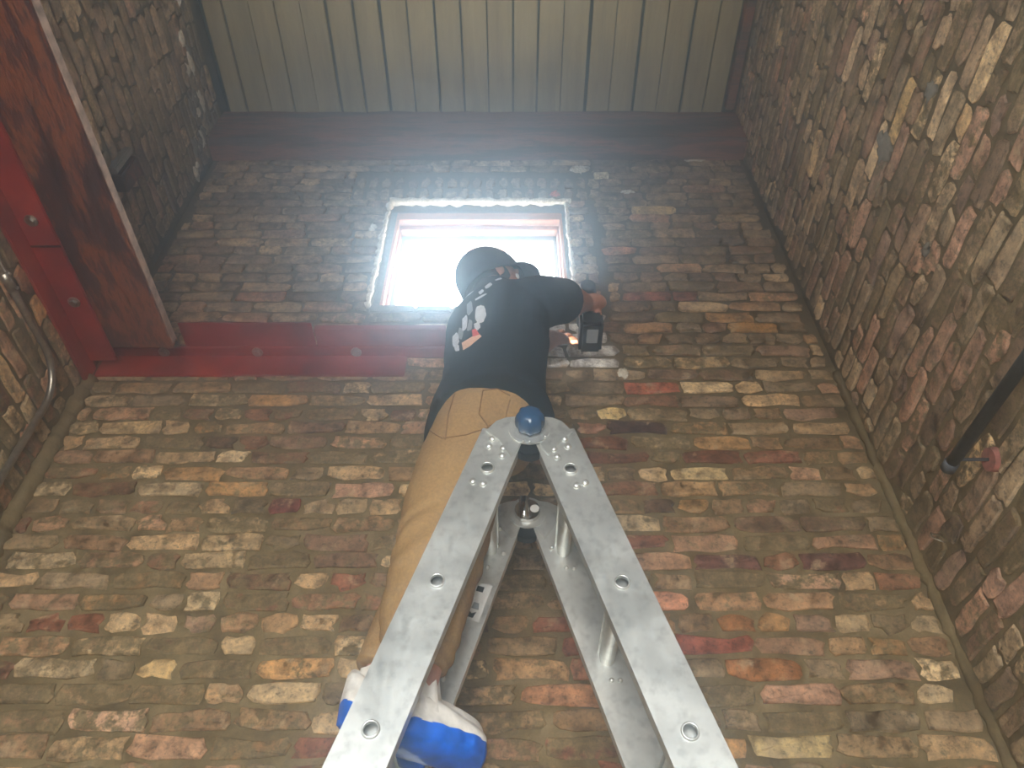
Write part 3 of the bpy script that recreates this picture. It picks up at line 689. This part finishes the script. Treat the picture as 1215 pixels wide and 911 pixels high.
# right hand closed on the drill grip (grip: a near-vertical rod at x .268, y 1.71)
GX, GY, GZ = .272, 1.728, 2.135
limb(body, [wrR, V3(.292, 1.695, 2.150), V3(.306, 1.722, 2.165)], [(.034, .028), (.042, .026), (.038, .02)], 16)
for i, (dz, L) in enumerate(((.040, 1.0), (.018, 1.06), (-.004, 1.0), (-.024, .84))):
    z = GZ + dz; k = L
    limb(body, [(.304, 1.712, z + .006), (.313, 1.745, z), (.296, 1.772 + .003 * i, z - .003), (.272, 1.776, z - .004), (.256 - .006 * k, 1.760, z - .005), (.252, 1.744, z - .005)], [.0115, .0112, .0105, .0098, .009, .0075], 10, k=4)
limb(body, [(.282, 1.69, 2.155), (.252, 1.698, 2.172), (.245, 1.722, 2.176), (.252, 1.748, 2.178)], [.0145, .013, .0115, .009], 10, k=4)
# left hand, open against the wall beside the drill
limb(body, [wrL, V3(.168, 1.825, 2.112), V3(.19, 1.85, 2.138)], [(.033, .028), (.042, .02), (.04, .015)], 16, (0, 1, 0))
for i, (ofs, L) in enumerate(((-1.5, .072), (-.5, .082), (.5, .077), (1.5, .06))):
    b0 = V3(.188, 1.85, 2.136) + V3(.017, 0, -.017) * ofs * 1.0
    dr = V3(.62 + .06 * ofs, .50, .60 - .10 * ofs).normalized()
    limb(body, [b0, b0 + dr * L * .4 - V3(0, .008, 0), b0 + dr * L * .72 - V3(0, .006, 0), b0 + dr * L + V3(0, .006, 0)], [.0105, .0098, .009, .0075], 10, k=4)
limb(body, [V3(.165, 1.815, 2.118), V3(.155, 1.84, 2.150), V3(.158, 1.862, 2.176), V3(.166, 1.878, 2.196)], [.015, .0125, .011, .0085], 10, k=4)
# legs and feet
for hp_, kn, an, toe in ((hipR, kneR, ankR, V3(-.078, 1.485, .54)), (hipL, kneL, ankL, V3(-.19, 1.525, .56))):
    limb(body, [hp_ + V3(0, 0, .04), hp_.lerp(kn, .5), kn, kn.lerp(an, .4), an], [.085, .078, .056, .054, .036], 16)
    limb(body, [an + V3(-.035, 0, -.035), an + V3(.02, 0, -.03), toe + V3(-.04, 0, .004), toe], [(.032, .03), (.036, .034), (.042, .022), (.036, .016)], 14)
bd = fuse('body', body, M['skin'], P, .0042, 4, .4, None, 160000)
for s_ in (-1, 1):
    bm = bmesh.new(); ell(bm, hd(.072, s_ * .03, -.006), (.0125,) * 3, None, 16, 10); part('eyeball', bm, M['eye'], P, True)
    bm = bmesh.new(); ell(bm, hd(.0825, s_ * .03, -.006), (.0042,) * 3, None, 12, 8); part('iris', bm, M['iris'], P, True)
# cap
def shell(rf, rs_, ru, u0, th0, nseg=36, nr=10, f0=-.008, thick=.003):
    bm = bmesh.new(); G = []
    for j in range(nr + 1):
        ring = []
        for k in range(nseg):
            q = 2 * math.pi * k / nseg; ta = th0 + R(10) * math.cos(q); t = ta + (math.pi / 2 - ta) * j / nr; cz = math.cos(max(t, -.1))
            ring.append(hd(f0 + rf * cz * math.cos(q), rs_ * cz * math.sin(q), u0 + ru * math.sin(t)))
        G.append(ring)
    vr = [[bm.verts.new(p) for p in r] for r in G[:-1]]
    top = bm.verts.new(hd(f0, 0, u0 + ru))
    for a, b in zip(vr, vr[1:]):
        for i in range(nseg): bm.faces.new((a[i], a[(i + 1) % nseg], b[(i + 1) % nseg], b[i]))
    for i in range(nseg): bm.faces.new((vr[-1][i], vr[-1][(i + 1) % nseg], top))
    bmesh.ops.recalc_face_normals(bm, faces=bm.faces[:]); bmesh.ops.solidify(bm, geom=bm.faces[:], thickness=-thick); return bm
capo = part('cap', shell(.114, .096, .128, .018, R(-23)), M['cap'], P, True)
bm = bmesh.new(); G = []
for j in range(9):
    a = R(-62 + 124 * j / 8); inner = hd(-.008 + .108 * math.cos(a), .090 * math.sin(a), .012)
    ln = .078 * (math.cos(a) * .75 + .25) ; dr = (F * (1.0) + Sd * .25 * math.sin(a)).normalized()
    G.append([bm.verts.new(inner + dr * ln * t + Uh * (-.012 * (math.sin(a)) ** 2 - .006 * t * t + .004)) for t in (0, .35, .7, 1)])
for a, b in zip(G, G[1:]):
    for i in range(3): bm.faces.new((a[i], a[i + 1], b[i + 1], b[i]))
bmesh.ops.recalc_face_normals(bm, faces=bm.faces[:]); bmesh.ops.solidify(bm, geom=bm.faces[:], thickness=.004)
o = obj('brim', bm, M['cap'], None, True); o.parent = capo; o.matrix_parent_inverse = Matrix()
bm = bmesh.new(); ell(bm, hd(-.008, 0, .142), (.007, .007, .005)); o = obj('cap_button', bm, M['cap'], None, True); o.parent = capo; o.matrix_parent_inverse = Matrix()
bm = bmesh.new(); ell(bm, hd(-.02, 0, .0), (1, 1, 1), Matrix((F * .088, Sd * .080, Uh * .10)).transposed()); limb(bm, [hd(-.03, 0, -.03), hd(-.05, 0, -.08), (-.062, 1.502, 1.955)], [.075, .066, .064], 16); part('hair', bm, M['hair'], P, True)
# t-shirt
tee = bmesh.new()
limb(tee, [(-.056, 1.402, 1.275), (-.062, 1.425, 1.36), (-.05, 1.435, 1.48), (-.045, 1.46, 1.66), (-.045, 1.485, 1.80), (-.05, 1.495, 1.87), (-.055, 1.50, 1.93), (-.057, 1.512, 1.962)],
     [(.168, .152), (.160, .140), (.150, .120), (.158, .122), (.165, .115), (.125, .09), (.076, .072), (.066, .064)], 32, (.5, .86, 0))
limb(tee, [V3(-.03, 1.47, 1.82), shR, shR.lerp(elbR, .55), shR.lerp(elbR, .86)], [.080, .082, .076, .074], 20)
limb(tee, [V3(-.07, 1.51, 1.83), shL, shL.lerp(elbL, .55), shL.lerp(elbL, .80)], [.08, .078, .074, .070], 20)
def wr_tee(p):
    q = Vector((p.x * 7 + p.z * 3, p.y * 7, p.z * 4.5 - p.x * 3)); lowf = max(0, min(1, (1.75 - p.z) / .4))
    fold = math.sin(p.z * 38 + p.x * 26 + 6 * noise.noise(p * 5))
    return .008 * noise.noise(q) + .005 * lowf * noise.noise(q * 2.1) + .0022 * fold * max(0, noise.noise(p * 6 + Vector((3, 1, 2))) + .25)
sh = fuse('t_shirt', tee, M['shirt'], P, .006, 5, .5, wr_tee)
# trousers
tr_ = bmesh.new()
limb(tr_, [(-.068, 1.435, 1.43), (-.068, 1.43, 1.36), (-.07, 1.425, 1.28), (-.08, 1.43, 1.20)], [(.128, .112), (.140, .130), (.142, .136), (.12, .10)], 30, (.35, .93, 0))
limb(tr_, [hipR + V3(-.005, .0, .02), hipR.lerp(kneR, .5) + V3(-.012, 0, 0), kneR, kneR.lerp(ankR, .5) + V3(-.008, 0, 0), ankR + V3(0, 0, .05)], [.108, .104, .094, .084, (.064, .058)], 22)
limb(tr_, [hipL + V3(0, 0, .02), hipL.lerp(kneL, .5), kneL + V3(.008, 0, 0), kneL.lerp(ankL, .5) + V3(.0, 0, 0), ankL + V3(.004, 0, .04)], [.100, .090, .072, .066, (.058, .054)], 22)
def wr_tr(p):
    low = max(0, min(1, (1.0 - p.z) / .3)); q = Vector((p.x * 9, p.y * 9, p.z * 14 + p.x * 8))
    cuff = max(0, min(1, (.78 - p.z) / .14)); knee = math.exp(-((p.z - .90) / .07) ** 2); wob = noise.noise(p * 8)
    return .003 * cuff * math.sin(p.z * 190 + 5 * wob + p.x * 30) + .003 * knee * math.sin(p.z * 120 - p.x * 60 + 5 * wob) + .004 * noise.noise(Vector((p.x * 11, p.y * 11, p.z * 6))) + (.003 + .006 * low) * noise.noise(q)
tro = fuse('trousers', tr_, M['pants'], P, .006, 5, .5, wr_tr)
# marks that follow the cloth: cast on it along one direction, then lifted a little
def caster(o):
    me = o.data; return BVHTree.FromPolygons([v.co.copy() for v in me.vertices], [tuple(p.vertices) for p in me.polygons])
DIR = V3(0, .72, .69).normalized()
def cast(bv, p, off):
    hit = bv.ray_cast(Vector(p) - DIR * 1.2, DIR)
    return hit[0] + (hit[1] if hit[1].dot(DIR) < 0 else -hit[1]) * off if hit[0] else None
def patch(name, host, bv, poly, mat, off=.0016, cuts=3):
    # poly in (x, z) on the plane y = 1.46
    bm = bmesh.new(); bm.faces.new([bm.verts.new((x, 1.46, z)) for x, z in poly]); bmesh.ops.triangulate(bm, faces=bm.faces[:])
    bmesh.ops.subdivide_edges(bm, edges=bm.edges[:], cuts=cuts, use_grid_fill=True); bmesh.ops.triangulate(bm, faces=bm.faces[:])
    dead = []
    for v in bm.verts:
        h = cast(bv, v.co, off)
        if h is None: dead.append(v)
        else: v.co = h
    bmesh.ops.delete(bm, geom=dead, context='VERTS')
    if not bm.faces: bm.free(); return
    o = obj(name, bm, mat, None, True); o.parent = host; o.matrix_parent_inverse = Matrix()
def seam(host, bv, pts, r=.0016):
    Q = []
    for a, b in zip(pts, pts[1:]):
        for t in range(10):
            h = cast(bv, (a[0] + (b[0] - a[0]) * t / 10, 1.46, a[1] + (b[1] - a[1]) * t / 10), .0008)
            if h is not None: Q.append(h)
    if len(Q) < 4: return
    bm = bmesh.new(); tube(bm, Q, r, 6); o = obj('seam', bm, M['seam'], None, True); o.parent = host; o.matrix_parent_inverse = Matrix()
bvT, bvP = caster(sh), caster(tro)
def xz(x, y, Yp=1.46):                                       # direction of view (px on the 1215x911 photo) to the plane y = 1.46
    u, v = (x - 607.5) / 906, (455.5 - y) / 906; r = Vector((u, CP - v * SP, SP + v * CP)); r = r * (Yp / r.y); return (r.x, r.z)
PR = [[(568, 372), (575, 371), (579, 378), (578, 388), (571, 392), (567, 384)], [(540, 403), (546, 400), (549, 410), (545, 416), (541, 413)],
      [(553, 352), (561, 348), (563, 352), (555, 356)], [(566, 362), (577, 357), (578, 359), (567, 364)], [(577, 348), (583, 343), (585, 347), (579, 351)], [(588, 337), (595, 334), (596, 337), (590, 341)],
      [(552, 384), (557, 381), (558, 394), (553, 398)]]
def blob(pg, sd):
    cx_ = sum(q_[0] for q_ in pg) / len(pg); cy_ = sum(q_[1] for q_ in pg) / len(pg); out = []
    P_ = smooth_path([(x, y, 0) for x, y in pg] + [(pg[0][0], pg[0][1], 0)], 4)[:-1]
    for q_ in P_:
        k = 1 + .22 * noise.noise(Vector((q_.x * .45, q_.y * .45, sd))); out.append(xz(cx_ + (q_.x - cx_) * k, cy_ + (q_.y - cy_) * k))
    return out
PR += [[(566, 392), (571, 390), (573, 397), (568, 400)], [(543, 416), (548, 414), (549, 420), (545, 421)], [(570, 354), (574, 351), (576, 354), (572, 357)]]
for i, pg in enumerate(PR): patch('back_print', sh, bvT, blob(pg, i * 3.7), M['printw'], .0016, 2)
for i, pg in enumerate([[(556, 366), (562, 364), (564, 376), (558, 380)], [(548, 394), (554, 396), (552, 408), (547, 404)], [(560, 386), (564, 388), (563, 398), (558, 398)]]):
    patch('back_print', sh, bvT, blob(pg, 40 + i * 3.7), M['labelg'], .0012, 2)
patch('back_print', sh, bvT, [xz(*q_) for q_ in [(552, 412), (571, 403), (575, 407), (562, 417), (554, 421)]], M['printp'])
patch('back_print', sh, bvT, [xz(*q_) for q_ in [(564, 399), (568, 398), (573, 405), (565, 407)]], M['printr'], .0024)
for ln in ([(577, 466), (573, 490), (582, 503), (599, 500), (606, 473)], [(577, 466), (592, 464), (607, 472)], [(548, 466), (541, 490), (538, 520)], [(512, 505), (535, 516), (560, 512), (585, 504)]):
    seam(tro, bvP, [xz(*q_) for q_ in ln])
# shoe covers
def cover(an, toe, heel, yaw):
    heel = Vector(heel); toe = Vector(toe); ax = toe - heel; n = 56; up_ = Z; sd = ax.cross(Z).normalized(); m_ = 28
    top, sole = bmesh.new(), bmesh.new(); rt, rsl = [], []
    for i in range(m_):
        t = i / (m_ - 1); c = heel + ax * t
        wd = .046 * (1 - (2 * t - 1) ** 6) ** .5 * (1 + .18 * math.sin(math.pi * min(1, t * .9))) + .004
        ht = (.085 - .045 * t) * (1 - (2 * t - 1) ** 8) ** .5 + .006
        a, b = [], []
        for k in range(n // 2 + 1):
            q = math.pi * k / (n // 2); wv = 1 + .045 * math.sin(k * .95 + i * .25 + 2 * noise.noise(c * 20))
            a.append(c + sd * (wd * wv * math.cos(q)) + up_ * (.030 + ht * wv * math.sin(q)))
            b.append(c + sd * (wd * 1.03 * (1 + .035 * math.sin(i * 1.25 + 2 * noise.noise(c * 20))) * math.cos(q)) + up_ * (.032 - .040 * abs(math.sin(q)) ** .55))
        rt.append(a); rsl.append(b)
    for bm, g_ in ((top, rt), (sole, rsl)):
        vr = [[bm.verts.new(p) for p in r] for r in g_]
        for a, b in zip(vr, vr[1:]):
            for i in range(len(a) - 1): bm.faces.new((a[i], a[i + 1], b[i + 1], b[i]))
        bmesh.ops.recalc_face_normals(bm, faces=bm.faces[:])
    c_ = part('shoe_cover', top, M['coverw'], P, True)
    o = obj('sole', sole, M['coverb'], None, True); o.parent = c_; o.matrix_parent_inverse = Matrix()
    bm = bmesh.new(); rings = []
    for t in range(5):
        c = an + V3(0, 0, -.035 + t * .018); rings.append([c + V3((.052 - .003 * t) * math.cos(q) * (1 + .06 * math.sin(9 * q)), (.047 - .003 * t) * math.sin(q) * (1 + .06 * math.sin(9 * q)), 0) for q in [2 * math.pi * k / 36 for k in range(36)]])
    ring_loft(bm, rings, False, False); o = obj('elastic_cuff', bm, M['coverw'], None, True); o.parent = c_; o.matrix_parent_inverse = Matrix()
cover(ankR, (-.062, 1.495, .512), (-.24, 1.35, .512), 0)
cover(ankL, (-.165, 1.53, .52), (-.338, 1.495, .60), 0)

# ================================================================ drill
dr = thing('cordless_drill', 'black cordless drill held against the wall right of the window', 'drill', (GX, GY, 2.0))
bm = bmesh.new(); limb(bm, [(GX, 1.655, 2.205), (GX, 1.70, 2.205), (GX, 1.80, 2.205), (GX, 1.842, 2.205)], [(.026, .028), (.034, .037), (.034, .036), (.028, .03)], 24, (0, 0, 1), 4); part('motor_housing', bm, M['black'], dr, True)
bm = bmesh.new(); limb(bm, [(GX, 1.725, 2.225), (GX, 1.735, 2.16), (GX, 1.73, 2.09), (GX, 1.725, 2.05)], [(.018, .026), (.017, .023), (.018, .025), (.026, .034)], 20, (0, 1, 0), 4); part('grip', bm, M['black'], dr, True)
bt = part('battery', boxes(((GX - .040, 1.655, 1.985), (GX + .040, 1.79, 2.055)), bev=.010), M['black'], dr)
bm = boxes(((GX - .016, 1.68, 1.9835), (GX + .022, 1.74, 1.9855))); o = obj('battery_label', bm, M['labelg']); o.parent = bt; o.matrix_parent_inverse = Matrix()
bm = bmesh.new(); cyl(bm, (GX, 1.838, 2.205), (GX, 1.905, 2.205), .024, 24, .015); part('chuck', bm, M['iron'], dr, True)
bm = bmesh.new(); cyl(bm, (GX, 1.90, 2.205), (GX, 1.992, 2.205), .004, 10); part('drill_bit', bm, M['chrome'], dr, True)
bm = boxes(((GX - .008, 1.755, 2.168), (GX + .008, 1.772, 2.195)), bev=.003); part('trigger', bm, M['iron'], dr)
led = bpy.data.lights.new('drill_lamp', 'SPOT'); led.energy = 1.1; led.spot_size = R(115); led.spot_blend = .6; led.color = (.9, .96, 1); led.shadow_soft_size = .006
lo_ = bpy.data.objects.new('drill_lamp', led); COL.objects.link(lo_); lo_.location = (GX - .03, 1.82, 2.10); lo_.rotation_euler = (R(122), 0, R(12)); 

# ================================================================ haze: volume added to imitate the lens glare round the window
hb = boxes(((XL - .2, YR - .15, FLOOR - .05), (XR + .2, YB + .26, CEIL + .1)))
ho = obj('glare_haze', hb, M['haze']); ho['kind'] = 'stuff'; tag(ho, 'thin bluish haze filling the whole room, added for the glow round the window', 'haze')
